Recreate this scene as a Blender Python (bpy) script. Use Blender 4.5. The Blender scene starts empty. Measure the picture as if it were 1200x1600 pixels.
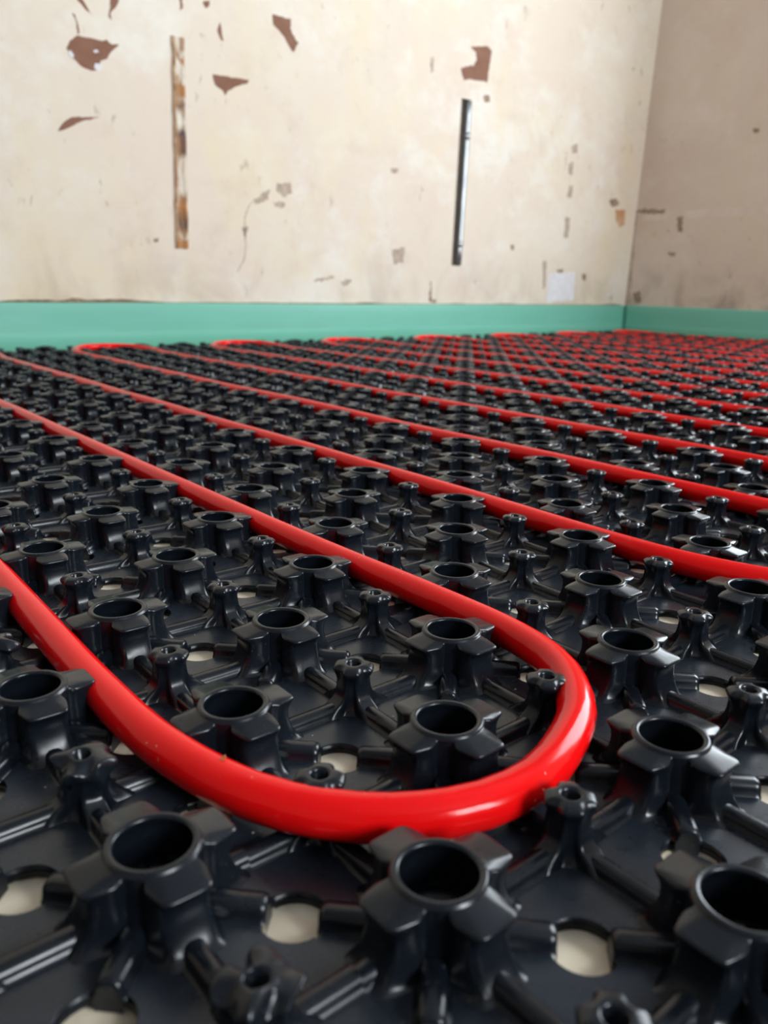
import bpy, bmesh, math, random
import numpy as np
from mathutils import Matrix, Vector, noise as mnoise
random.seed(7)
rng = np.random.default_rng(7)
scene = bpy.context.scene
COL = scene.collection
MM = 0.001
G = 0.05                      # pitch of the studs and pegs on the panels

# ------------------------------------------------------------------ camera, light, exposure
CAM_POS = Vector((-0.11416, -0.11441, 0.15202))
R_ = Vector((0.77493762, -0.63163906, 0.02244521)); U_ = Vector((0.15535452, 0.22478204, 0.96194491))
F_ = Vector((0.61264726, 0.74196033, -0.27232004)); F_PX = 1250.28
cd = bpy.data.cameras.new('camera'); cam = bpy.data.objects.new('camera', cd); COL.objects.link(cam)
M = Matrix.Identity(4)
for i in range(3):
    M[i][0] = R_[i]; M[i][1] = U_[i]; M[i][2] = -F_[i]; M[i][3] = CAM_POS[i]
cam.matrix_world = M
cd.sensor_fit = 'VERTICAL'; cd.sensor_height = 24.0; cd.lens = F_PX / 1600 * 24.0
cd.clip_start = 0.005; cd.clip_end = 60
cd.dof.use_dof = True; cd.dof.focus_distance = 0.37; cd.dof.aperture_fstop = cd.lens / 2.2
scene.camera = cam

world = bpy.data.worlds.new('sky'); scene.world = world; world.use_nodes = True
bg = world.node_tree.nodes['Background']
bg.inputs[0].default_value = (0.72, 0.86, 1.0, 1); bg.inputs[1].default_value = 1.0
def window_light(name, loc, sx, sy, energy, color, rot):
    ld = bpy.data.lights.new(name, 'AREA'); ld.shape = 'RECTANGLE'; ld.size = sx; ld.size_y = sy
    ld.energy = energy; ld.color = color
    o = bpy.data.objects.new(name, ld); COL.objects.link(o); o.location = loc; o.rotation_euler = rot
    return o
# daylight coming in through the two openings of the front wall
window_light('window_daylight', (0.60, -2.53, 1.35), 0.95, 1.00, 108, (0.90, 0.96, 1.0), (math.radians(90), 0, 0))
window_light('side_window_daylight', (2.62, 0.10, 1.20), 1.20, 1.50, 70, (0.86, 0.94, 1.0), (math.radians(90), 0, math.radians(90)))
scene.view_settings.view_transform = 'Standard'; scene.view_settings.look = 'None'
scene.view_settings.gamma = 1.0; scene.view_settings.use_curve_mapping = False
scene.view_settings.exposure = -0.12
scene.cycles.use_denoising = True
scene.cycles.max_bounces = 8; scene.cycles.diffuse_bounces = 5; scene.cycles.glossy_bounces = 4
scene.cycles.sample_clamp_indirect = 8.0
scene.cycles.caustics_reflective = False; scene.cycles.caustics_refractive = False

# ------------------------------------------------------------------ node helpers
def new_mat(name):
    m = bpy.data.materials.new(name); m.use_nodes = True
    return m, m.node_tree, m.node_tree.nodes['Principled BSDF']
def node(nt, kind, **kw):
    n = nt.nodes.new(kind)
    for k, v in kw.items(): setattr(n, k, v)
    return n
def link(nt, a, b): nt.links.new(a, b)
def coords(nt, scale=(1, 1, 1), what='Object'):
    t = node(nt, 'ShaderNodeTexCoord'); mp = node(nt, 'ShaderNodeMapping')
    mp.inputs['Scale'].default_value = scale
    link(nt, t.outputs[what], mp.inputs[0]); return mp.outputs[0]
def nz(nt, vec, scale, detail=4, rough=0.55, dist=0.0):
    n = node(nt, 'ShaderNodeTexNoise'); n.inputs['Scale'].default_value = scale
    n.inputs['Detail'].default_value = detail; n.inputs['Roughness'].default_value = rough
    n.inputs['Distortion'].default_value = dist
    link(nt, vec, n.inputs['Vector']); return n.outputs[0]
def ramp(nt, fac, stops):
    r = node(nt, 'ShaderNodeValToRGB'); e = r.color_ramp.elements
    while len(e) < len(stops): e.new(0.5)
    for el, (p, c) in zip(e, stops):
        el.position = p; el.color = c if len(c) == 4 else (*c, 1)
    link(nt, fac, r.inputs[0]); return r.outputs[0]
def mix(nt, fac, a, b, mode='MIX'):
    m = node(nt, 'ShaderNodeMix', data_type='RGBA', blend_type=mode)
    for v, s in ((fac, m.inputs[0]), (a, m.inputs[6]), (b, m.inputs[7])):
        if isinstance(v, (int, float)): s.default_value = v
        elif isinstance(v, tuple): s.default_value = v if len(v) == 4 else (*v, 1)
        else: link(nt, v, s)
    return m.outputs[2]
def bump(nt, bsdf, h, strength=0.3, dist=0.002):
    b = node(nt, 'ShaderNodeBump'); b.inputs['Strength'].default_value = strength; b.inputs['Distance'].default_value = dist
    link(nt, h, b.inputs['Height']); link(nt, b.outputs[0], bsdf.inputs['Normal'])
BW = lambda a, b: [(a, (0, 0, 0)), (b, (1, 1, 1))]

# ------------------------------------------------------------------ materials
def mat_plaster(name, base, pink, pale, yellow, mould=0.0):
    m, nt, bs = new_mat(name); v = coords(nt)
    c = mix(nt, ramp(nt, nz(nt, v, 2.1, 7, 0.68, 0.2), BW(0.40, 0.66)), base, pink)
    c = mix(nt, ramp(nt, nz(nt, coords(nt, (1, 1, 1.3)), 4.6, 9, 0.70, 0.25), BW(0.50, 0.64)), c, pale)
    c = mix(nt, ramp(nt, nz(nt, coords(nt, (1.4, 1, 1)), 1.9, 8, 0.68, 0.3), BW(0.53, 0.70)), c, yellow)
    c = mix(nt, mix(nt, 0.35, (0, 0, 0), ramp(nt, nz(nt, v, 7.5, 9, 0.72, 0.2), BW(0.54, 0.72))), c, (0.60, 0.47, 0.37))
    # small grey-brown scuffs and streaks
    sc = mix(nt, 1.0, ramp(nt, nz(nt, coords(nt, (1.6, 1, 0.8)), 26, 5, 0.6, 0.5), BW(0.625, 0.70)), ramp(nt, nz(nt, v, 5, 3), BW(0.48, 0.60)), 'MULTIPLY')
    c = mix(nt, mix(nt, 0.55, (0, 0, 0), sc), c, (0.30, 0.22, 0.16))
    # hairline scratches
    w = ramp(nt, nz(nt, coords(nt, (0.7, 1, 3.0)), 9, 8, 0.65, 1.5), [(0.485, (0, 0, 0)), (0.5, (1, 1, 1)), (0.515, (0, 0, 0))])
    w = mix(nt, 1.0, w, ramp(nt, nz(nt, v, 2.7, 2), BW(0.56, 0.7)), 'MULTIPLY')
    c = mix(nt, mix(nt, 0.25, (0, 0, 0), w), c, (0.42, 0.34, 0.26))
    # worn, stained band just above the floor strip
    sep = node(nt, 'ShaderNodeSeparateXYZ'); link(nt, coords(nt), sep.inputs[0])
    mr = node(nt, 'ShaderNodeMapRange'); link(nt, sep.outputs[2], mr.inputs[0])
    mr.inputs[1].default_value = 0.10; mr.inputs[2].default_value = 0.26; mr.inputs[3].default_value = 1; mr.inputs[4].default_value = 0
    lowm = mix(nt, 1.0, mr.outputs[0], ramp(nt, nz(nt, coords(nt, (1, 1, 0.7)), 8, 5, 0.6, 0.6), BW(0.47, 0.66)), 'MULTIPLY')
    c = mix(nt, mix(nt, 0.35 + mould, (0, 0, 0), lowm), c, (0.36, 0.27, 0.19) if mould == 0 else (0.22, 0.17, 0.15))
    link(nt, c, bs.inputs['Base Color']); bs.inputs['Roughness'].default_value = 0.75
    bs.inputs['Specular IOR Level'].default_value = 0.25
    bump(nt, bs, nz(nt, v, 14, 8, 0.6), 0.12, 0.004)
    return m
WALL = mat_plaster('old_cream_paint', (0.77, 0.69, 0.57), (0.74, 0.625, 0.52), (0.80, 0.745, 0.655), (0.77, 0.66, 0.475))
RWALL = mat_plaster('old_cream_paint_shaded', (0.66, 0.55, 0.46), (0.60, 0.48, 0.40), (0.68, 0.58, 0.50), (0.66, 0.54, 0.41), 0.3)  # the cream paint again, with the right wall's shade put into its colour

def mat_flat(name, c1, c2, scale=40, rough=0.85):
    m, nt, bs = new_mat(name); v = coords(nt)
    link(nt, mix(nt, ramp(nt, nz(nt, v, scale, 5), BW(0.35, 0.7)), c1, c2), bs.inputs['Base Color'])
    bs.inputs['Roughness'].default_value = rough; bs.inputs['Specular IOR Level'].default_value = 0.2
    return m
BARE = mat_flat('bare_brown_plaster', (0.235, 0.115, 0.075), (0.275, 0.145, 0.10), 25)
CHIP = mat_flat('white_filler', (0.80, 0.80, 0.82), (0.70, 0.67, 0.68), 60)
SCUFF_AND_SHADE = mat_flat('grey_scuff_and_shade', (0.40, 0.31, 0.25), (0.58, 0.48, 0.38), 55)  # scuffs and a thin crack, and the painted shade in the corner
DARKSCUFF = mat_flat('dark_scuff', (0.22, 0.15, 0.10), (0.42, 0.31, 0.23), 70)
RUSTMARK = mat_flat('orange_mark', (0.55, 0.27, 0.12), (0.62, 0.43, 0.28), 30)
CEIL = mat_flat('ceiling_paint', (0.36, 0.38, 0.42), (0.30, 0.32, 0.35), 5)
DULL = mat_flat('dark_unseen_wall', (0.34, 0.31, 0.29), (0.26, 0.23, 0.21), 4)  # walls out of view, coloured dark to lower the bounced light
FRAME = mat_flat('window_paint', (0.78, 0.78, 0.76), (0.72, 0.72, 0.70), 12, 0.4)
CRACK = mat_flat('crack_dirt', (0.16, 0.10, 0.06), (0.34, 0.25, 0.17), 80)

def mat_plastic(name, c1, c2, r0, r1, dusty):
    m, nt, bs = new_mat(name); v = coords(nt)
    g = node(nt, 'ShaderNodeNewGeometry')
    big = nz(nt, v, 55, 4, 0.6)
    c = mix(nt, ramp(nt, big, BW(0.35, 0.75)), c1, c2)
    dust = ramp(nt, nz(nt, v, 900, 2, 0.5), BW(0.70, 0.78))
    dust = mix(nt, 1.0, dust, ramp(nt, nz(nt, v, 40, 2), BW(0.5, 0.66)), 'MULTIPLY')
    c = mix(nt, mix(nt, dusty, (0, 0, 0), dust), c, (0.30, 0.29, 0.27))
    link(nt, c, bs.inputs['Base Color'])
    r = node(nt, 'ShaderNodeMapRange'); link(nt, nz(nt, v, 120, 4, 0.6), r.inputs[0])
    r.inputs[1].default_value = 0.3; r.inputs[2].default_value = 0.7; r.inputs[3].default_value = r0; r.inputs[4].default_value = r1
    link(nt, r.outputs[0], bs.inputs['Roughness'])
    bs.inputs['Specular IOR Level'].default_value = 0.36; bs.inputs['IOR'].default_value = 1.5
    bump(nt, bs, nz(nt, v, 170, 3, 0.5), 0.05, 0.0006)
    return m
PLASTIC = mat_plastic('black_moulded_plastic', (0.0045, 0.0066, 0.0100), (0.0070, 0.0100, 0.0150), 0.20, 0.30, 0.5)
SHEET = mat_plastic('black_dusty_sheet', (0.0135, 0.0185, 0.0265), (0.019, 0.025, 0.035), 0.24, 0.34, 0.65)

def mat_pipe():
    m, nt, bs = new_mat('red_pipe_plastic'); v = coords(nt)
    c = mix(nt, ramp(nt, nz(nt, v, 30, 3), BW(0.35, 0.7)), (0.86, 0.006, 0.006), (0.79, 0.004, 0.005))
    speck = mix(nt, 1.0, ramp(nt, nz(nt, v, 520, 2), BW(0.725, 0.76)), ramp(nt, nz(nt, v, 30, 2), BW(0.48, 0.62)), 'MULTIPLY')
    c = mix(nt, mix(nt, 0.55, (0, 0, 0), speck), c, (0.85, 0.62, 0.58))
    dark = mix(nt, 1.0, ramp(nt, nz(nt, coords(nt, (1.1, 1, 1)), 300, 2), BW(0.745, 0.775)), ramp(nt, nz(nt, v, 22, 2), BW(0.52, 0.62)), 'MULTIPLY')
    c = mix(nt, mix(nt, 0.6, (0, 0, 0), dark), c, (0.22, 0.004, 0.004))
    link(nt, c, bs.inputs['Base Color'])
    bs.inputs['Roughness'].default_value = 0.15; bs.inputs['Specular IOR Level'].default_value = 0.22
    bump(nt, bs, nz(nt, v, 90, 4, 0.6), 0.05, 0.001)
    return m
PIPE = mat_pipe()

def mat_strip():
    m, nt, bs = new_mat('mint_foam'); v = coords(nt)
    sep = node(nt, 'ShaderNodeSeparateXYZ'); link(nt, v, sep.inputs[0])
    mr = node(nt, 'ShaderNodeMapRange'); link(nt, sep.outputs[2], mr.inputs[0]); mr.inputs[2].default_value = 0.105
    band = ramp(nt, mr.outputs[0], [(0.0, (0.185, 0.52, 0.395)), (0.36, (0.185, 0.52, 0.395)), (0.41, (0.155, 0.46, 0.345)), (0.62, (0.16, 0.475, 0.36)), (0.95, (0.17, 0.49, 0.37))])
    c = mix(nt, ramp(nt, nz(nt, coords(nt, (1, 1, 6)), 6, 4), BW(0.4, 0.7)), band, (0.17, 0.50, 0.385))
    link(nt, c, bs.inputs['Base Color']); bs.inputs['Roughness'].default_value = 0.42
    bs.inputs['Specular IOR Level'].default_value = 0.4
    bump(nt, bs, nz(nt, coords(nt, (1, 1, 3)), 20, 4), 0.12, 0.003)
    return m
STRIP = mat_strip()

def mat_floor():
    m, nt, bs = new_mat('pale_boards'); v = coords(nt, (1, 9, 1))
    c = mix(nt, ramp(nt, nz(nt, v, 12, 6, 0.65, 0.5), BW(0.35, 0.7)), (0.80, 0.68, 0.50), (0.88, 0.78, 0.61))
    c = mix(nt, ramp(nt, nz(nt, coords(nt), 70, 4), BW(0.55, 0.75)), c, (0.55, 0.43, 0.30))
    link(nt, c, bs.inputs['Base Color']); bs.inputs['Roughness'].default_value = 0.8
    return m
FLOOR = mat_floor()

def mat_rust():
    m, nt, bs = new_mat('rusty_steel'); v = coords(nt, (1, 1, 0.8))
    n1 = nz(nt, v, 17, 5, 0.6, 0.6); n2 = nz(nt, coords(nt, (2.4, 1, 0.5)), 40, 5, 0.6, 0.4)
    sep = node(nt, 'ShaderNodeSeparateXYZ'); link(nt, coords(nt), sep.inputs[0])
    mr = node(nt, 'ShaderNodeMapRange'); link(nt, sep.outputs[2], mr.inputs[0]); mr.inputs[1].default_value = 0.223; mr.inputs[2].default_value = 0.655
    wob = node(nt, 'ShaderNodeMath', operation='MULTIPLY_ADD'); link(nt, n2, wob.inputs[0]); wob.inputs[1].default_value = 0.10
    off = node(nt, 'ShaderNodeMath', operation='SUBTRACT'); link(nt, mr.outputs[0], off.inputs[0]); off.inputs[1].default_value = 0.05
    link(nt, off.outputs[0], wob.inputs[2])
    O, P, D, K, B = (0.47, 0.20, 0.06), (0.68, 0.58, 0.46), (0.17, 0.085, 0.04), (0.06, 0.05, 0.045), (0.33, 0.17, 0.085)
    c = ramp(nt, wob.outputs[0], [(0.0, O), (0.045, O), (0.06, P), (0.09, B), (0.11, K), (0.145, D), (0.20, O), (0.25, B), (0.29, P), (0.44, P), (0.47, D), (0.535, (0.20, 0.10, 0.075)), (0.56, K), (0.59, P), (0.66, P), (0.69, K), (0.72, P), (0.745, O), (0.785, O), (0.80, P), (0.85, P), (0.88, O), (0.93, B), (0.97, P)])
    edge = ramp(nt, nz(nt, coords(nt, (3.0, 1, 0.25)), 34, 4, 0.6, 0.3), BW(0.46, 0.54))
    c = mix(nt, mix(nt, 0.9, (0, 0, 0), edge), c, (0.36, 0.19, 0.09))
    c = mix(nt, ramp(nt, n1, BW(0.58, 0.66)), c, (0.74, 0.67, 0.57))
    link(nt, c, bs.inputs['Base Color']); bs.inputs['Roughness'].default_value = 0.8
    bump(nt, bs, n2, 0.5, 0.003)
    return m
RUST = mat_rust()
def mat_metal():
    m, nt, bs = new_mat('galvanised_steel'); v = coords(nt, (1, 1, 0.25))
    c = mix(nt, ramp(nt, nz(nt, v, 60, 5), BW(0.4, 0.7)), (0.50, 0.53, 0.55), (0.30, 0.32, 0.34))
    link(nt, c, bs.inputs['Base Color']); bs.inputs['Metallic'].default_value = 0.9; bs.inputs['Roughness'].default_value = 0.42
    return m
METAL = mat_metal()
SLOT = mat_flat('slot_inside', (0.22, 0.18, 0.145), (0.32, 0.27, 0.22), 90)  # sides and back of the slot, darker brown than the wall
RUSTEDGE = mat_flat('rusty_edge', (0.26, 0.13, 0.06), (0.52, 0.38, 0.25), 45)
CRUMB = mat_flat('wood_crumbs', (0.62, 0.54, 0.42), (0.80, 0.77, 0.70), 400)
FLAKE = mat_flat('brown_flake', (0.30, 0.10, 0.03), (0.45, 0.20, 0.08), 500)

# ------------------------------------------------------------------ mesh helpers
def mesh_obj(name, verts, faces, mat, parent=None, smooth=None):
    me = bpy.data.meshes.new(name)
    me.from_pydata([tuple(v) for v in verts], [], [tuple(f) for f in faces])
    me.materials.append(mat)
    if smooth is not None:
        me.polygons.foreach_set('use_smooth', np.asarray(smooth, dtype=bool) if not isinstance(smooth, bool) else np.full(len(me.polygons), smooth))
    me.update()
    o = bpy.data.objects.new(name, me); COL.objects.link(o)
    if parent: o.parent = parent
    return o
def mesh_np(name, V, quads, tris, mat, smooth_q=True):
    """fast mesh from numpy arrays of quads and triangles"""
    me = bpy.data.meshes.new(name)
    nq, ntri = len(quads), len(tris)
    me.vertices.add(len(V)); me.vertices.foreach_set('co', np.asarray(V, dtype=np.float32).ravel())
    loops = np.concatenate([np.asarray(quads, dtype=np.int32).ravel(), np.asarray(tris, dtype=np.int32).ravel()])
    me.loops.add(len(loops)); me.loops.foreach_set('vertex_index', loops)
    me.polygons.add(nq + ntri)
    starts = np.concatenate([np.arange(nq) * 4, nq * 4 + np.arange(ntri) * 3]).astype(np.int32)
    me.polygons.foreach_set('loop_start', starts)
    sm = smooth_q if not isinstance(smooth_q, bool) else np.full(nq + ntri, smooth_q)
    me.polygons.foreach_set('use_smooth', sm)
    me.materials.append(mat); me.update(calc_edges=True); me.validate()
    return me
def tile_mesh(unit, offs, name, mat):
    """one mesh holding a copy of the unit (V, quads, tris, smooth) at each offset"""
    V, q, t, sm = unit; n = len(V); k = len(offs)
    offs = np.asarray(offs, dtype=float)
    VV = (V[None] + offs[:, None, :]).reshape(-1, 3)
    add = (np.arange(k) * n)[:, None, None]
    Q = (q[None] + add).reshape(-1, 4) if len(q) else np.zeros((0, 4), int)
    T = (t[None] + add).reshape(-1, 3) if len(t) else np.zeros((0, 3), int)
    S = np.concatenate([np.tile(sm[:len(q)], k), np.tile(sm[len(q):], k)])
    return mesh_np(name, VV, Q, T, mat, S)
def empty(name, loc=(0, 0, 0)):
    o = bpy.data.objects.new(name, None); COL.objects.link(o); o.location = loc; o.empty_display_size = 0.05
    return o
def tag(o, label, cat, group=None, kind=None):
    o['label'] = label; o['category'] = cat
    if group: o['group'] = group
    if kind: o['kind'] = kind
    return o
def struct(o): o['kind'] = 'structure'; return o

# ------------------------------------------------------------------ the room
WY, WX, H_ROOM = 1.668, 2.470, 2.45
XL, YF = -2.1, -2.5
LEAN = 0.041
def wx(z): return WX + LEAN * z          # the right wall leans outwards a little
# slot in the back wall for the conduit
SB, ST = 0.213, 0.661                    # bottom and top
def slot_x(z): t = (z - SB) / (ST - SB); return 1.592 + 0.012 * t, 1.628 + 0.013 * t
l0, r0 = slot_x(SB); l1, r1 = slot_x(ST); dp = 0.014
Z0 = -0.006
V = [(XL, WY, Z0), (l0, WY, Z0), (r0, WY, Z0), (wx(Z0), WY, Z0),
     (XL, WY, SB), (l0, WY, SB), (r0, WY, SB), (wx(SB), WY, SB),
     (XL, WY, ST), (l1, WY, ST), (r1, WY, ST), (wx(ST), WY, ST),
     (XL, WY, H_ROOM), (l1, WY, H_ROOM), (r1, WY, H_ROOM), (wx(H_ROOM), WY, H_ROOM),
     (l0, WY + dp, SB), (r0, WY + dp, SB), (l1, WY + dp, ST), (r1, WY + dp, ST)]
Fc = [(0, 1, 5, 4), (1, 2, 6, 5), (2, 3, 7, 6), (4, 5, 9, 8), (6, 7, 11, 10), (8, 9, 13, 12), (9, 10, 14, 13), (10, 11, 15, 14),
      (5, 6, 17, 16), (6, 10, 19, 17), (10, 9, 18, 19), (9, 5, 16, 18), (16, 17, 19, 18)]
wall_back = struct(mesh_obj('wall_back', V, Fc, WALL))
wall_back.data.materials.append(SLOT)
for p in wall_back.data.polygons:
    if p.index >= 8: p.material_index = 1
RW = (-0.56, 0.76, 0.38, 2.02)           # opening of the side window: y0, y1, z0, z1
def rgrid(ys, zs): return [(wx(z), y, z) for z in zs for y in ys]
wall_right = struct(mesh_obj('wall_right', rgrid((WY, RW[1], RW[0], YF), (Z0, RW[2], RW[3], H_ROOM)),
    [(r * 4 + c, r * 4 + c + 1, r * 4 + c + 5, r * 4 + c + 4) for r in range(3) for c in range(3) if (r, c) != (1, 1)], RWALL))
wall_left = struct(mesh_obj('wall_left', [(XL, WY, Z0), (XL, YF, Z0), (XL, YF, H_ROOM), (XL, WY, H_ROOM)], [(3, 2, 1, 0)], DULL))
struct(mesh_obj('ceiling', [(XL, WY, H_ROOM), (XL, YF, H_ROOM), (wx(H_ROOM), YF, H_ROOM), (wx(H_ROOM), WY, H_ROOM)], [(0, 1, 2, 3)], CEIL))
struct(mesh_obj('floor', [(XL, WY + .04, -0.0040), (XL, YF, -0.0040), (WX, YF, -0.0040), (WX, WY + .04, -0.0040)], [(0, 1, 2, 3)], FLOOR))
# front wall with the window opening the daylight comes through
WIN = (0.00, 1.20, 0.75, 1.95)
x0, x1, z0, z1 = WIN; xr = WX + .11
V = [(XL, YF, Z0), (x0, YF, Z0), (x1, YF, Z0), (xr, YF, Z0), (XL, YF, z0), (x0, YF, z0), (x1, YF, z0), (xr, YF, z0),
     (XL, YF, z1), (x0, YF, z1), (x1, YF, z1), (xr, YF, z1), (XL, YF, H_ROOM), (x0, YF, H_ROOM), (x1, YF, H_ROOM), (xr, YF, H_ROOM)]
struct(mesh_obj('wall_front', V, [(0, 1, 5, 4), (1, 2, 6, 5), (2, 3, 7, 6), (4, 5, 9, 8), (6, 7, 11, 10), (8, 9, 13, 12), (9, 10, 14, 13), (10, 11, 15, 14)], DULL))
def boxes(name, bl, mat, parent=None):
    V, F = [], []
    for (a, b, c, d, e, f) in bl:
        n = len(V)
        V += [(a, c, e), (b, c, e), (b, d, e), (a, d, e), (a, c, f), (b, c, f), (b, d, f), (a, d, f)]
        F += [tuple(n + i for i in q) for q in ((3, 2, 1, 0), (4, 5, 6, 7), (0, 1, 5, 4), (1, 2, 6, 5), (2, 3, 7, 6), (3, 0, 4, 7))]
    return mesh_obj(name, V, F, mat, parent)
win = struct(boxes('window_1', [(x0, x0 + .05, YF - .02, YF + .03, z0, z1), (x1 - .05, x1, YF - .02, YF + .03, z0, z1), (x0 + .05, x1 - .05, YF - .02, YF + .03, z0, z0 + .05),
                   (x0 + .05, x1 - .05, YF - .02, YF + .03, z1 - .05, z1), ((x0 + x1) / 2 - .025, (x0 + x1) / 2 + .025, YF - .02, YF + .03, z0 + .05, z1 - .05)], FRAME))

xa = WX + .06
struct(boxes('window_2', [(xa - .02, xa + .04, RW[0], RW[0] + .05, RW[2], RW[3]), (xa - .02, xa + .04, RW[1] - .05, RW[1], RW[2], RW[3]), (xa - .02, xa + .04, RW[0] + .05, RW[1] - .05, RW[2], RW[2] + .05),
    (xa - .02, xa + .04, RW[0] + .05, RW[1] - .05, RW[3] - .05, RW[3])], FRAME))
# patches where the paint has come off, filler, scuffs, stains and a painted corner shade on the two walls
BROWN = [[(0.537, 0.618), (0.566, 0.618), (0.587, 0.617), (0.596, 0.621), (0.603, 0.615), (0.622, 0.616), (0.609, 0.605), (0.599, 0.594), (0.595, 0.586), (0.581, 0.58), (0.579, 0.574), (0.569, 0.56), (0.56, 0.558), (0.538, 0.564), (0.525, 0.575), (0.516, 0.586), (0.513, 0.591), (0.521, 0.606)], [(0.833, 0.596), (0.926, 0.599), (0.921, 0.591), (0.897, 0.582), (0.872, 0.569), (0.863, 0.557), (0.857, 0.567), (0.838, 0.576)], [(0.483, 0.436), (0.495, 0.453), (0.513, 0.466), (0.541, 0.47), (0.573, 0.474), (0.533, 0.461), (0.512, 0.449), (0.501, 0.443)], [(0.538, 0.686), (0.55, 0.688), (0.56, 0.673), (0.571, 0.658), (0.558, 0.666), (0.549, 0.675)], [(0.609, 0.701), (0.632, 0.706), (0.622, 0.688), (0.607, 0.67), (0.608, 0.658), (0.603, 0.665), (0.608, 0.682)], [(0.848, 0.686), (0.855, 0.703), (0.859, 0.684), (0.863, 0.667), (0.857, 0.668)], [(0.76, 0.729), (0.767, 0.731), (0.767, 0.712), (0.761, 0.707)], [(0.816, 0.736), (0.832, 0.74), (0.83, 0.729), (0.822, 0.723), (0.816, 0.73)], [(0.529, 0.656), (0.535, 0.654), (0.539, 0.641), (0.541, 0.622), (0.537, 0.62), (0.537, 0.638)], [(0.99, 0.745), (1.042, 0.745), (1.039, 0.727), (1.053, 0.705), (1.062, 0.7), (1.047, 0.677), (1.038, 0.685), (1.021, 0.706), (0.992, 0.725)], [(1.629, 0.793), (1.696, 0.807), (1.714, 0.797), (1.708, 0.764), (1.703, 0.716), (1.63, 0.713), (1.61, 0.705), (1.596, 0.734), (1.636, 0.749), (1.645, 0.748), (1.656, 0.766), (1.651, 0.783)]]
WHITE = [[(0.516, 0.586), (0.521, 0.588), (0.527, 0.58), (0.524, 0.575), (0.517, 0.578)], [(0.568, 0.573), (0.579, 0.574), (0.583, 0.568), (0.574, 0.56), (0.566, 0.564)], [(0.566, 0.596), (0.575, 0.599), (0.578, 0.595), (0.569, 0.592)], [(0.743, 0.654), (0.758, 0.656), (0.756, 0.64), (0.744, 0.636)], [(2.035, 0.202), (2.171, 0.21), (2.175, 0.118), (2.034, 0.113)]]
GREY = [[(0.997, 0.386), (1.038, 0.387), (1.04, 0.365), (1.014, 0.355), (0.996, 0.365)], [(0.965, 0.362), (0.978, 0.37), (0.971, 0.345), (0.933, 0.332), (0.933, 0.342)], [(0.982, 0.342), (1.019, 0.341), (1.014, 0.33), (0.991, 0.332)], [(0.897, 0.278), (0.914, 0.283), (0.909, 0.257), (0.901, 0.26)], [(1.191, 0.159), (1.222, 0.168), (1.228, 0.16), (1.201, 0.147)], [(1.104, 0.162), (1.165, 0.175), (1.17, 0.169), (1.109, 0.156)], [(0.674, 0.241), (0.686, 0.244), (0.685, 0.235), (0.675, 0.233)], [(2.098, 0.595), (2.129, 0.604), (2.132, 0.58), (2.109, 0.573)], [(2.089, 0.542), (2.115, 0.55), (2.115, 0.507), (2.098, 0.51)], [(2.101, 0.477), (2.125, 0.481), (2.119, 0.441), (2.098, 0.439)], [(2.097, 0.379), (2.122, 0.382), (2.119, 0.318), (2.097, 0.317)], [(2.325, 0.45), (2.355, 0.458), (2.381, 0.448), (2.37, 0.433), (2.338, 0.431)], [(1.689, 0.679), (1.715, 0.682), (1.719, 0.668), (1.697, 0.663)], [(1.511, 0.175), (1.52, 0.117), (1.54, 0.112), (1.527, 0.105), (1.508, 0.112)], [(1.841, 0.282), (1.86, 0.283), (1.859, 0.267), (1.844, 0.268)], [(2.074, 0.216), (2.107, 0.219), (2.109, 0.204), (2.084, 0.202)], [(1.999, 0.236), (2.019, 0.241), (2.024, 0.156), (2.012, 0.151)], [(2.208, 0.206), (2.233, 0.204), (2.229, 0.18), (2.214, 0.188)], [(1.352, 0.454), (1.38, 0.457), (1.375, 0.445), (1.358, 0.443)], [(1.364, 0.247), (1.41, 0.258), (1.406, 0.215), (1.371, 0.21)], [(1.482, 0.741), (1.496, 0.747), (1.495, 0.712), (1.484, 0.704)]]
ORANGE = [[(2.361, 0.422), (2.422, 0.427), (2.425, 0.379), (2.401, 0.365), (2.373, 0.386)]]
RGREY = [[(1.682, 0.425), (1.641, 0.432), (1.552, 0.424), (1.556, 0.413), (1.639, 0.415)], [(1.283, 0.648), (1.265, 0.65), (1.26, 0.638), (1.276, 0.636)], [(1.505, 0.396), (1.482, 0.4), (1.478, 0.349), (1.493, 0.349)], [(1.521, 0.287), (1.49, 0.282), (1.494, 0.269), (1.513, 0.274)], [(1.638, 0.147), (1.613, 0.153), (1.601, 0.114), (1.627, 0.11)]]
def decal(name, poly, mat, parent, off, right=False, jitter=0.0012, depth=0.0004):
    """a small irregular flake-edged area, subdivided and given a slightly ragged outline and a little relief"""
    pts = []
    n = len(poly)
    for i in range(n):
        a, b = Vector(poly[i]), Vector(poly[(i + 1) % n])
        k = max(1, int((b - a).length / 0.006))
        for j in range(k):
            p = a.lerp(b, j / k)
            if j: p += Vector((random.uniform(-jitter, jitter), random.uniform(-jitter, jitter)))
            pts.append(p)
    m = len(pts)
    if right: top = [(wx(p.y) - off, p.x, p.y) for p in pts]; bot = [(wx(p.y) + .001, p.x, p.y) for p in pts]
    else: top = [(p.x, WY - off, p.y) for p in pts]; bot = [(p.x, WY + .001, p.y) for p in pts]
    F = [tuple(range(m))] + [(i, i + m, (i + 1) % m + m, (i + 1) % m) for i in range(m)]
    return mesh_obj(name, top + bot, F, mat, parent)
for q in BROWN: decal('bare_patch', q, BARE, wall_back, 0.0004)
for i, q in enumerate(WHITE): decal('filler_patch', q, CHIP, wall_back, 0.0010 if i != 4 else 0.0006)
for i, q in enumerate(GREY): decal('scuff', q, DARKSCUFF if i in (11, 12, 13, 14, 15, 17, 6) else SCUFF_AND_SHADE, wall_back, 0.0004, jitter=0.003)
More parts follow.
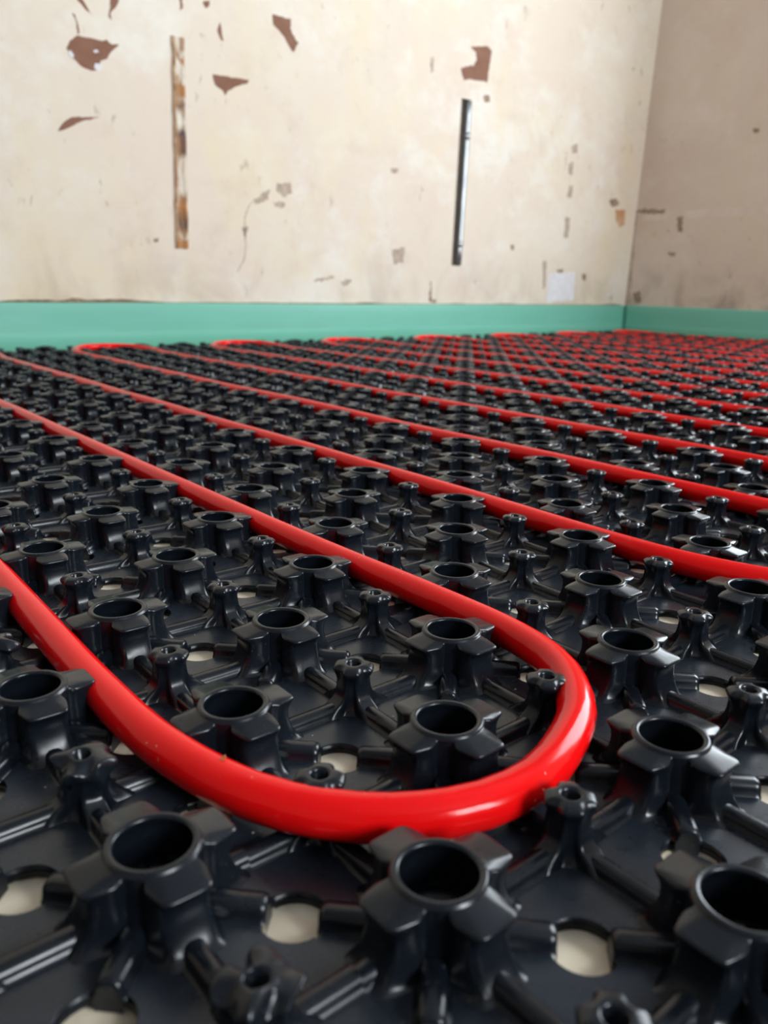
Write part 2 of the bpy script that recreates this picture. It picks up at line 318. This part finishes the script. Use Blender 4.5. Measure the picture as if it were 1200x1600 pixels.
for q in ORANGE: decal('rust_stain', q, RUSTMARK, wall_back, 0.0003, jitter=0.003)
for q in RGREY: decal('scuff', q, DARKSCUFF, wall_right, 0.0004, True, jitter=0.003)
RPALE = mat_flat('pale_plaster_edge', (0.70, 0.60, 0.52), (0.63, 0.52, 0.43), 18)
yl = [1.64 - .04 * i for i in range(26)]
decal('plaster_edge', [(y, .418 + .004 * mnoise.noise(Vector((y * 12, 1, 0)))) for y in yl] + [(y, .392 + .006 * mnoise.noise(Vector((y * 9, 6, 0)))) for y in yl[::-1]], RPALE, wall_right, 0.0003, True, jitter=0.001)
decal('corner_shade', [(WY - .001, .10), (WY - .028, .10), (WY - .018, .16), (WY - .014, .24), (WY - .009, .33), (WY - .006, .42), (WY - .001, .43)], SCUFF_AND_SHADE, wall_right, 0.0004, True, jitter=0.003)  # shade of the room corner, painted as a dark tapering strip
# ragged dark gap between the paint and the top of the green strip
STRIP_H = 0.102
pts = []
x = -0.7; up = []
while x < 2.46:
    up.append((x, STRIP_H + 0.002 + 0.005 * max(0, mnoise.noise(Vector((x * 9, 0, 0)))) + (0.010 * max(0, 1 - abs(x - .52) / .18)) * random.uniform(.3, 1)))
    x += 0.016
poly = [(-0.7, STRIP_H - 0.004)] + [(2.462, STRIP_H - 0.004)] + up[::-1]
decal('crack_line', poly, CRACK, wall_back, 0.0005, jitter=0.0)
crk = [(0.933, 0.345), (0.915, 0.325), (0.905, 0.30), (0.904, 0.27), (0.906, 0.235), (0.898, 0.20), (0.88, 0.175)]
decal('crack_line', crk + [(a + .003, b) for a, b in crk[::-1]], SCUFF_AND_SHADE, wall_back, 0.0004, jitter=0.001)

# ------------------------------------------------------------------ green edge strips
def edge_strip(name, p0, p1, nrm, label):
    """tall thin foam strip with a rounded top and a film flap folded out along its foot"""
    d = Vector(p1) - Vector(p0); L = d.length; d.normalize(); n = Vector(nrm)
    prof = [(0.0, Z0), (0.010, Z0), (0.0105, 0.036), (0.0098, 0.040), (0.0100, 0.072), (0.0096, 0.075), (0.0100, 0.098), (0.009, 0.1012), (0.007, STRIP_H), (0.002, STRIP_H), (0.0, 0.100)]
    V, F, N = [], [], 160
    for i in range(N + 1):
        s = L * i / N
        for (o, z) in prof:
            w = 0.0018 * mnoise.noise(Vector((s * 3.0, z * 8, n.x * 7))) + 0.0007 * mnoise.noise(Vector((s * 18, z * 30, 3)))
            dz = 0.0016 * mnoise.noise(Vector((s * 2.2, 5, n.y * 3))) if z > 0.09 else 0
            q = Vector(p0) + d * s + n * (o + (w if o > 0.001 else 0))
            V.append((q.x, q.y, z + dz))
    k = len(prof)
    for i in range(N):
        for j in range(k):
            a, b = i * k + j, i * k + (j + 1) % k
            F.append((a, b, b + k, a + k))
    F += [tuple(range(k))[::-1], tuple(N * k + j for j in range(k))]
    o = mesh_obj(name, V, F, STRIP, None, True)
    return tag(o, label, 'edging strip', 'green perimeter strips')
edge_strip('edge_strip', (-0.9, WY, 0), (WX - 0.0005, WY, 0), (0, -1, 0), 'mint green foam edging strip along the foot of the cream back wall')
edge_strip('edge_strip', (WX, WY - 0.012, 0), (WX, -0.6, 0), (-1, 0, 0), 'darker shaded green foam edging strip along the foot of the right wall')

# ------------------------------------------------------------------ conduit and rusty strip in the back wall
def tube(name, path, r, mat, parent=None, seg=20, caps=True):
    V, F = [], []
    P = [Vector(p) for p in path]; n = len(P)
    up = Vector((0, 0, 1)) if abs((P[1] - P[0]).normalized().z) < .9 else Vector((0, 1, 0))
    for i, p in enumerate(P):
        t = (P[min(i + 1, n - 1)] - P[max(i - 1, 0)]).normalized()
        s = t.cross(up).normalized(); u = s.cross(t).normalized()
        for k in range(seg):
            a = 2 * math.pi * k / seg
            V.append(p + (s * math.cos(a) + u * math.sin(a)) * r)
    for i in range(n - 1):
        for k in range(seg):
            a, b = i * seg + k, i * seg + (k + 1) % seg
            F.append((a, b, b + seg, a + seg))
    if caps: F += [tuple(range(seg))[::-1], tuple((n - 1) * seg + k for k in range(seg))]
    sm = [True] * ((n - 1) * seg) + [False] * (2 if caps else 0)
    return mesh_obj(name, V, F, mat, parent, sm)
cx = lambda z: (slot_x(z)[0] * 0.22 + slot_x(z)[1] * 0.78 + .002)
cond = tag(empty('metal_conduit', (cx(SB), WY + .003, SB)), 'grey metal conduit set upright in a dark slot in the back wall', 'conduit')
def rel(o, pts): return [Vector(p) - o.location for p in pts]
tube('tube', rel(cond, [(cx(z), WY + 0.003, z) for z in np.linspace(SB + .004, ST - .004, 12)]), 0.0096, METAL, cond)
tube('collar', rel(cond, [(cx(z), WY + 0.003, z) for z in (ST - .105, ST - .085)]), 0.0106, METAL, cond)
tube('collar', rel(cond, [(cx(z), WY + 0.003, z) for z in (SB + .052, SB + .068)]), 0.0106, METAL, cond)

V, F, N = [], [], 60
for i in range(N + 1):
    t = i / N; z = 0.223 + 0.432 * t
    xa, xb = 0.725 + 0.013 * t, 0.757 + 0.010 * t
    ja, jb = 0.003 * mnoise.noise(Vector((z * 30, 1, 0))), 0.003 * mnoise.noise(Vector((z * 30, 9, 0)))
    for k, (f, o) in enumerate(((0, -.002), (0.02, .0030), (0.25, .0030), (0.34, .0012), (0.66, .0012), (0.75, .0030), (0.98, .0030), (1, -.002))):
        xx = (xa + ja) * (1 - f) + (xb + jb) * f
        V.append((xx, WY - o - 0.0008 * mnoise.noise(Vector((xx * 90, z * 60, 2))), z))
for i in range(N):
    for k in range(7):
        a = i * 8 + k; F.append((a, a + 1, a + 9, a + 8))
rc_ = mesh_obj('rusty_channel', V, F, RUST, None, False)
rc_.data.materials.append(RUSTEDGE)
for p in rc_.data.polygons:
    if p.index % 7 in (0, 1, 6): p.material_index = 1
tag(rc_, 'rusty orange and brown upright metal channel half buried in cream plaster', 'metal channel')

# ------------------------------------------------------------------ stud and peg shapes (millimetres, then scaled)
def star(phi, L, w, rc, p=11.0, q=26.0):
    c, s = abs(math.cos(phi)), abs(math.sin(phi))
    if c < s: c, s = s, c
    arm = ((c / L) ** p + (s / w) ** p) ** (-1 / p)
    return (rc ** q + arm ** q) ** (1 / q)
def block(phi, L, w, rc, k=0.2, p=16.0, notch=2.7, soft=1.0):
    """outline of a stud: four wedge-shaped arms, parted by narrow round grooves"""
    c, s = abs(math.cos(phi)), abs(math.sin(phi))
    if c < s: c, s = s, c
    arm = ((c / L) ** p + ((s + k * c) / w) ** p) ** (-1 / p)
    d = arm * (c - s) / math.sqrt(2)
    t = min(1, max(0, (d - notch) / soft)); t = t * t * (3 - 2 * t)
    return rc + (max(arm, rc) - rc) * t
def angles(octant):
    out = []
    for k in range(4):
        base = k * math.pi / 2
        o = [math.radians(a) for a in octant]
        out += [base + a for a in o] + [base + math.pi / 2 - a for a in o[::-1][1:-1]] + ([] if octant[-1] == 45 else [])
        out.append(base + math.pi / 2 - o[0]) if octant[0] != 0 else None
    return sorted(set(round(a, 6) for a in out))
OCT_HI = (0, 6.5, 11.5, 14.5, 16.4, 18, 20, 23, 26.5, 29.2, 31, 33.5, 39, 45)
OCT_LO = (0, 12, 17.2, 23, 30, 45)
OCT_STUD = (0, 8, 13, 15.6, 17.3, 19, 22.5, 27, 30.2, 31.7, 33, 34.4, 36, 38.2, 41.5, 45)
OCT_STUD_LO = (0, 15.8, 18.5, 31, 35, 45)
STUD_HI = [(0, 23.8, 12.4, 13.4), (0.5, 22.8, 11.6, 12.9), (1.6, 21.6, 10.9, 12.6), (3.5, 20.3, 10.45, 12.4), (6, 19.0, 10.2, 12.3), (9, 18.2, 10.05, 12.2), (11.5, 18.1, 10.0, 12.15),
           (13.0, 18.5, 10.05, 12.1), (14.2, 19.5, 10.2, 12.1), (14.9, 20.3, 10.35, 12.1), (15.35, 20.5, 10.4, 12.1), (15.8, 20.3, 10.25, 12.1), (16.15, 19.6, 9.85, 12.1)]
STUD_LO = [STUD_HI[i] for i in (0, 2, 5, 7, 9, 11)]
RING_HI = [(16.85, 12.3), (17.05, 12.0), (17.65, 11.8), (17.92, 11.4), (18.0, 10.8), (17.9, 10.1), (17.5, 9.65), (16.9, 9.6), (16.0, 10.2), (13, 11.0), (5, 11.6), (1.0, 11.0), (0.6, 6.0)]
RING_LO = [(17.05, 12.1), (17.9, 11.5), (17.9, 10.1), (16.8, 9.6), (14, 10.8), (2, 11)]
PEG_HI = [(0, 14.0, 4.6, 8.6), (0.8, 13.0, 4.2, 7.6), (2.2, 11.4, 3.8, 6.9), (3.5, 9.4, 3.6, 6.4), (4.6, 7.6, 3.5, 6.1), (6.5, 6.4, 3.4, 5.9), (9, 5.9, 3.3, 5.7), (11.5, 5.7, 3.2, 5.6)]
PEG_HEAD = [(13.0, 6.0, 3.2, 5.6), (14.2, 6.8, 3.3, 5.7), (15.2, 7.3, 3.4, 5.8), (16.0, 7.3, 3.3, 5.7), (16.7, 6.7, 2.9, 5.2), (17.2, 5.8, 2.7, 4.7)]
PEG_RING_HI = [(17.5, 4.2), (17.6, 3.4), (17.45, 2.9), (16.8, 2.5), (12, 2.2), (11.8, 1.0)]
PEG_LO = [PEG_HI[i] for i in (0, 2, 4, 7)]; PEG_HEAD_LO = [PEG_HEAD[i] for i in (1, 3, 4)]; PEG_RING_LO = [(17.5, 3.6), (16.9, 2.5), (13, 2.2)]
def revolve(octant, outer, head, rings, shape):
    A = angles(octant); n = len(A); V = []
    for (z, L, w, rc) in outer:
        for a in A: r = shape(a, L, w, rc); V.append((r * math.cos(a), r * math.sin(a), z))
    for (z, L, w, rc) in head:
        for a in A: r = star(a + math.pi / 4, L, w, rc, 6, 8); V.append((r * math.cos(a), r * math.sin(a), z))
    for (z, r) in rings:
        for a in A: V.append((r * math.cos(a), r * math.sin(a), z))
    m = len(V) // n; q = []
    for i in range(m - 1):
        for k in range(n):
            q.append((i * n + k, i * n + (k + 1) % n, (i + 1) * n + (k + 1) % n, (i + 1) * n + k))
    V.append((0, 0, rings[-1][0])); t = [((m - 1) * n + k, (m - 1) * n + (k + 1) % n, m * n) for k in range(n)]
    V = np.array(V) * MM; q = np.array(q); t = np.array(t)
    return V, q, t, np.ones(len(q) + len(t), dtype=bool)
stud_hi = revolve(OCT_STUD, STUD_HI, [], RING_HI, block); stud_lo = revolve(OCT_STUD_LO, STUD_LO, [], RING_LO, block)
peg_hi = revolve(OCT_HI, PEG_HI, PEG_HEAD, PEG_RING_HI, star); peg_lo = revolve(OCT_LO, PEG_LO, PEG_HEAD_LO, PEG_RING_LO, star)
STUD_ME = mesh_np('stud', *stud_hi[:3], PLASTIC); PEG_ME = mesh_np('peg', *peg_hi[:3], PLASTIC)
# crushed pegs where two panels are pressed into one another along their overlap
CRUSHED = []
for k in range(3):
    V = peg_hi[0].copy(); sd = Vector((k * 7.3, 1.7, 0))
    for i, v in enumerate(V):
        f = min(1, max(0, (v[2] - .004) / .008))
        f *= min(1, max(0.15, (math.hypot(v[0], v[1]) - .002) / .003)); nv = mnoise.noise_vector(Vector(v) * 190 + sd) * 0.0026 * f
        V[i] = v * (1 + 0.18 * f, 1 + 0.18 * f, 1 - 0.10 * f) + np.array(nv)
    CRUSHED.append(mesh_np('crushed_peg', V, peg_hi[1], peg_hi[2], PLASTIC))

# one 50 mm cell of the sheet: flat plate with a quarter of a round hole at each corner, ribs along both axes, tabs on stud cells
HOLE_R, HALF = 9.0, 25.0
def cell(tabs):
    V, Q, T, S = [], [], [], []
    def add(vs): n = len(V); V.extend(vs); return n
    edge = []
    for k in range(4):
        c, s = math.cos(k * math.pi / 2), math.sin(k * math.pi / 2)
        pts = [(HALF, y) for y in (-12.0, -6, 0, 6, 12.0)]
        na = 7
        for j in range(na + 1):
            a = math.radians(270 - 90 * j / na)      # arc round the corner hole from the right edge to the top edge
            pts.append((HALF + HOLE_R * math.cos(a), HALF + HOLE_R * math.sin(a)))
        edge += [(x * c - y * s, x * s + y * c, 0.0, 5 <= i) for i, (x, y) in enumerate(pts)]
    n = len(edge)
    o = add([(x, y, 0) for x, y, _, _ in edge])
    i_ = add([(4 * x / math.hypot(x, y), 4 * y / math.hypot(x, y), 0) for x, y, _, _ in edge])
    for k in range(n):
        Q.append((o + k, o + (k + 1) % n, i_ + (k + 1) % n, i_ + k)); S.append(False)
    # hole walls
    lo = add([(x, y, -3.8) for x, y, _, _ in edge])
    for k in range(n):
        if edge[k][3] and edge[(k + 1) % n][3]:
            Q.append((o + (k + 1) % n, o + k, lo + k, lo + (k + 1) % n)); S.append(True)
    # ribs
    prof = [(-4.2, 0.0), (-3.3, 0.5), (-3.0, 1.6), (-2.5, 2.8), (-1.5, 3.4), (0, 3.6), (1.5, 3.4), (2.5, 2.8), (3.0, 1.6), (3.3, 0.5), (4.2, 0.0)]
    for k in range(4):
        c, s = math.cos(k * math.pi / 2), math.sin(k * math.pi / 2); st = []
        for L in (4.0, HALF):
            st.append(add([(L * c - y * s, L * s + y * c, z) for y, z in prof]))
        for j in range(len(prof) - 1):
            Q.append((st[0] + j, st[1] + j, st[1] + j + 1, st[0] + j + 1)); S.append(True)
    if tabs:
        prof = [(-4.6, 0.0), (-3.7, 0.6), (-3.4, 2.2), (-2.7, 3.8), (-1.2, 4.4), (1.2, 4.4), (2.7, 3.8), (3.4, 2.2), (3.7, 0.6), (4.6, 0.0)]
        for k in range(4):
            a = math.pi / 4 + k * math.pi / 2; c, s = math.cos(a), math.sin(a); st = []
            for L, f in ((10.0, 1.0), (27.0, 1.0), (28.3, 0.93), (28.9, 0.75)):
                st.append(add([(L * c - y * f * s, L * s + y * f * c, z * f if z > 0 else -0.3) for y, z in prof]))
            st.append(add([(28.9 * c - y * .75 * s, 28.9 * s + y * .75 * c, -3.8) for y, z in prof]))
            for g in range(3):
                for j in range(len(prof) - 1):
                    Q.append((st[g] + j, st[g + 1] + j, st[g + 1] + j + 1, st[g] + j + 1)); S.append(True)
            for j in range(len(prof) - 1):
                Q.append((st[3] + j, st[4] + j, st[4] + j + 1, st[3] + j + 1)); S.append(False)
    return np.array(V) * MM, np.array(Q), np.zeros((0, 3), int), np.array(S)
CELL_STUD, CELL_PEG = cell(True), cell(False)
CELL_FLAT = range(52)      # the first quads of a cell are its flat plate

# ------------------------------------------------------------------ the heating panels
def screen(P):
    v = Vector(P) - CAM_POS; z = v.dot(F_)
    if z < 0.02: return None
    return 600 + F_PX * v.dot(R_) / z, 800 - F_PX * v.dot(U_) / z, z
def in_view_rank(P):
    s = screen(P)
    if s is None: return 1e6 + (Vector(P) - CAM_POS).length
    out = max(0, -s[0] - 25, s[0] - 1225, s[1] - 1640)
    return s[2] + (1000 if out > 0 else 0)
def instance(name, me, parent, loc, rot=0):
    o = bpy.data.objects.new(name, me); COL.objects.link(o); o.parent = parent; o.location = loc; o.rotation_euler = (0, 0, rot)
    return o
def panel(a0, a1, b0, b1, lift, label, seen=True, crush=None):
    """studded panel covering the grid points a0..a1, b0..b1"""
    ox, oy = (a0 + a1) / 2 * G, (b0 + b1) / 2 * G
    root = tag(empty('heating_mat', (ox, oy, lift)), label, 'floor heating panel', 'studded floor heating panels')
    studs, pegs = [], []
    for a in range(a0, a1 + 1):
        for b in range(b0, b1 + 1):
            (studs if (a + b) % 2 == 0 else pegs).append((a * G - ox, b * G - oy, 0.0))
    z2 = lambda unit, offs, nm: tile_mesh(unit, offs, nm, PLASTIC)
    Va, Vb = CELL_STUD, CELL_PEG
    # the sheet: both kinds of cell in one mesh
    k1, k2 = len(studs), len(pegs); n1, n2 = len(Va[0]), len(Vb[0])
    VV = np.concatenate([(Va[0][None] + np.array(studs)[:, None]).reshape(-1, 3), (Vb[0][None] + np.array(pegs)[:, None]).reshape(-1, 3)])
    QQ = np.concatenate([(Va[1][None] + (np.arange(k1) * n1)[:, None, None]).reshape(-1, 4), (Vb[1][None] + (np.arange(k2) * n2)[:, None, None]).reshape(-1, 4) + k1 * n1])
    SS = np.concatenate([np.tile(Va[3], k1), np.tile(Vb[3], k2)])
    # a thin downturned edge all round
    e = len(VV); hx, hy = (a1 - a0 + 1) * G / 2, (b1 - b0 + 1) * G / 2
    rim = np.array([(-hx, -hy, 0), (hx, -hy, 0), (hx, hy, 0), (-hx, hy, 0)]); VV = np.concatenate([VV, rim, rim - (0, 0, 0.0012)])
    sheet = mesh_np('sheet', VV, QQ, np.zeros((0, 3), int), SHEET, SS)
    sheet.materials.append(PLASTIC)
    nf = len(CELL_FLAT); mi = np.ones(len(QQ), dtype=np.int32)
    q1, q2 = len(Va[1]), len(Vb[1])
    for q_, k_, o_ in ((q1, k1, 0), (q2, k2, k1 * q1)):
        for j in range(nf): mi[o_ + j:o_ + q_ * k_:q_] = 0
    if len(sheet.polygons) == len(QQ): sheet.polygons.foreach_set('material_index', mi)
    so = bpy.data.objects.new('sheet', sheet); COL.objects.link(so); so.parent = root
    for kind, me, lo, pts in (('stud', STUD_ME, stud_lo, studs), ('peg', PEG_ME, peg_lo, pegs)):
        order = sorted(pts, key=lambda p: in_view_rank((p[0] + ox, p[1] + oy, 0.015)))
        first = order[:100] if seen else []
        for p in first:
            rot = random.choice((0, 1, 2, 3)) * math.pi / 2
            mesh = me
            if kind == 'peg' and crush is not None and round((p[0] + ox) / G) == crush:
                mesh = random.choice(CRUSHED)
            instance(kind, mesh, root, p, rot)
        rest = order[len(first):]
        if rest:
            mo = bpy.data.objects.new(kind + '_field', tile_mesh(lo, rest, kind + '_field', PLASTIC)); COL.objects.link(mo); mo.parent = root
            mo['kind'] = 'stuff'
    return root
panel(-18, -1, -24, 4, 0.0008, 'black studded heating panel in the bottom left corner, outside the big red pipe loop', crush=-1)
panel(0, 16, -24, 4, 0, 'black studded heating panel under the nearest big red pipe loop')
panel(0, 16, 5, 32, 0, 'black studded heating panel running to the green strip below the rusty wall channel')
panel(17, 33, 5, 32, 0, 'black studded heating panel running to the green strip below the metal conduit')
panel(34, 48, 5, 32, 0, 'black studded heating panel in the far room corner between both green strips')
panel(17, 33, -24, 4, 0, 'black studded heating panel to the right of the nearest loop panel', seen=False)
panel(-18, -1, 5, 32, 0.0008, 'black studded heating panel along the left edge, behind the corner panel', seen=False)

# ------------------------------------------------------------------ the red pipe
PZ, PR = 0.0104, 0.0069
LOOP = [(-.5, 9), (-.5, 7.4), (-.5, 5.8), (-.52, 4.4), (-.54, 3.0), (-.50, 2.0), (-.30, 1.2), (.05, .70), (.48, .43), (.90, .34), (1.32, .39), (1.92, .66), (2.33, 1.1), (2.50, 1.52), (2.57, 1.98), (2.58, 2.4), (2.58, 2.85), (2.57, 3.4), (2.54, 4.2), (2.5, 6), (2.5, 9)]
ctrl = []
def leg(s, b0, b1, step):
    b = b0
    while (b < b1) if step > 0 else (b > b1):
        yield (s + 0.03 * mnoise.noise(Vector((s, b * .6, 0))), b); b += step
npair = 8
for k in range(npair):
    s0 = -.5 + 6 * k; sh = 0.0
    lp = [(a + s0 + .5, b + sh) for a, b in LOOP]
    if k == 0: ctrl += list(leg(s0, 31.5, 10.0, -1.5))
    else: ctrl += list(leg(s0, 28.0, 10.0, -1.5))
    ctrl += lp
    ctrl += list(leg(s0 + 3, 10.5, 28.0, 1.5))
    # far loop to the next leg
    c = s0 + 4.5; ap = 31.3 if k else 31.3
    ctrl += [(c - 1.55, 28.6), (c - 1.55, 29.6), (c - 1.35, 30.4), (c - .9, 31.0), (c - .3, ap), (c + .4, ap + .05), (c + 1.0, 31.05), (c + 1.42, 30.5), (c + 1.57, 29.6), (c + 1.53, 28.6)]
ctrl += list(leg(47.5, 28.0, -20, -1.5))
def catmull(P, step):
    out = []
    P = [P[0]] + P + [P[-1]]
    for i in range(1, len(P) - 2):
        p0, p1, p2, p3 = (Vector(p) for p in P[i - 1:i + 3])
        n = max(1, int((p2 - p1).length / step))
        for j in range(n):
            t = j / n
            out.append(0.5 * ((2 * p1) + (p2 - p0) * t + (2 * p0 - 5 * p1 + 4 * p2 - p3) * t * t + (3 * p1 - p0 - 3 * p2 + p3) * t ** 3))
    out.append(Vector(P[-2])); return out
path = catmull([(a, b) for a, b in ctrl], 0.16)
pts3 = []
for p in path:
    far = max(0.0, (p.y - 28.5) / 3)
    z = PZ + 0.0012 * mnoise.noise(Vector((p.x * .7, p.y * .25, 4))) + 0.006 * min(1, far)
    pts3.append((p.x * G, p.y * G, z))
pipe = tag(tube('heating_pipe', pts3, PR, PIPE, None, 20), 'glossy red plastic heating pipe winding back and forth between the black studs', 'heating pipe')

# ------------------------------------------------------------------ loose crumbs
V, F = [], []
def crumb(c, r, flat=0.5):
    n = len(V)
    rot = Matrix.Rotation(random.uniform(0, 6.28), 3, 'Z') @ Matrix.Rotation(random.uniform(-.5, .5), 3, 'X')
    for d in ((1, 0, 0), (-.6, .8, 0), (-.5, -.7, .1), (.1, .1, flat), (0, 0, -flat)):
        V.append(Vector(c) + rot @ (Vector(d) * r * random.uniform(.7, 1.2)))
    for f in ((0, 1, 3), (1, 2, 3), (2, 0, 3), (1, 0, 4), (2, 1, 4), (0, 2, 4)): F.append(tuple(n + i for i in f))
for i in range(420):
    a, b = random.uniform(-4, 7), random.uniform(-2.5, 7)
    fa, fb = abs(a - round(a)), abs(b - round(b))
    ha, hb = abs(a - math.floor(a) - .5), abs(b - math.floor(b) - .5)
    if fa < .11 or fb < .11 or math.hypot(ha, hb) < .19 or (abs(fa - fb) < .14): continue
    near = (round(a) + round(b)) % 2 == 0 and math.hypot(a - round(a), b - round(b)) < .36
    if near: continue
    r = random.choice((.25, .3, .35, .45, .6)) * MM
    crumb((a * G, b * G, r * .4 + (0.0008 if a < -.5 else 0)), r)
def chip(c):
    keep = (list(V), list(F)); V.clear(); F.clear()
    crumb((0, 0, 0), 0.0013, 0.45); crumb((0.0009, 0.0006, 0.0003), 0.0009, 0.5)
    o = mesh_obj('bark_chip', V, F, FLAKE, None, False); o.location = c
    V.clear(); F.clear(); V.extend(keep[0]); F.extend(keep[1]); return o
tag(chip((-.37 * G, 1.46 * G, PZ + PR + .0002)), 'tiny brown bark chip lying on top of the red pipe, at its nearest bend', 'wood chip')
tag(mesh_obj('sawdust', V, F, CRUMB, None, False), 'pale sawdust crumbs scattered over the black panels', 'sawdust', None, 'stuff')
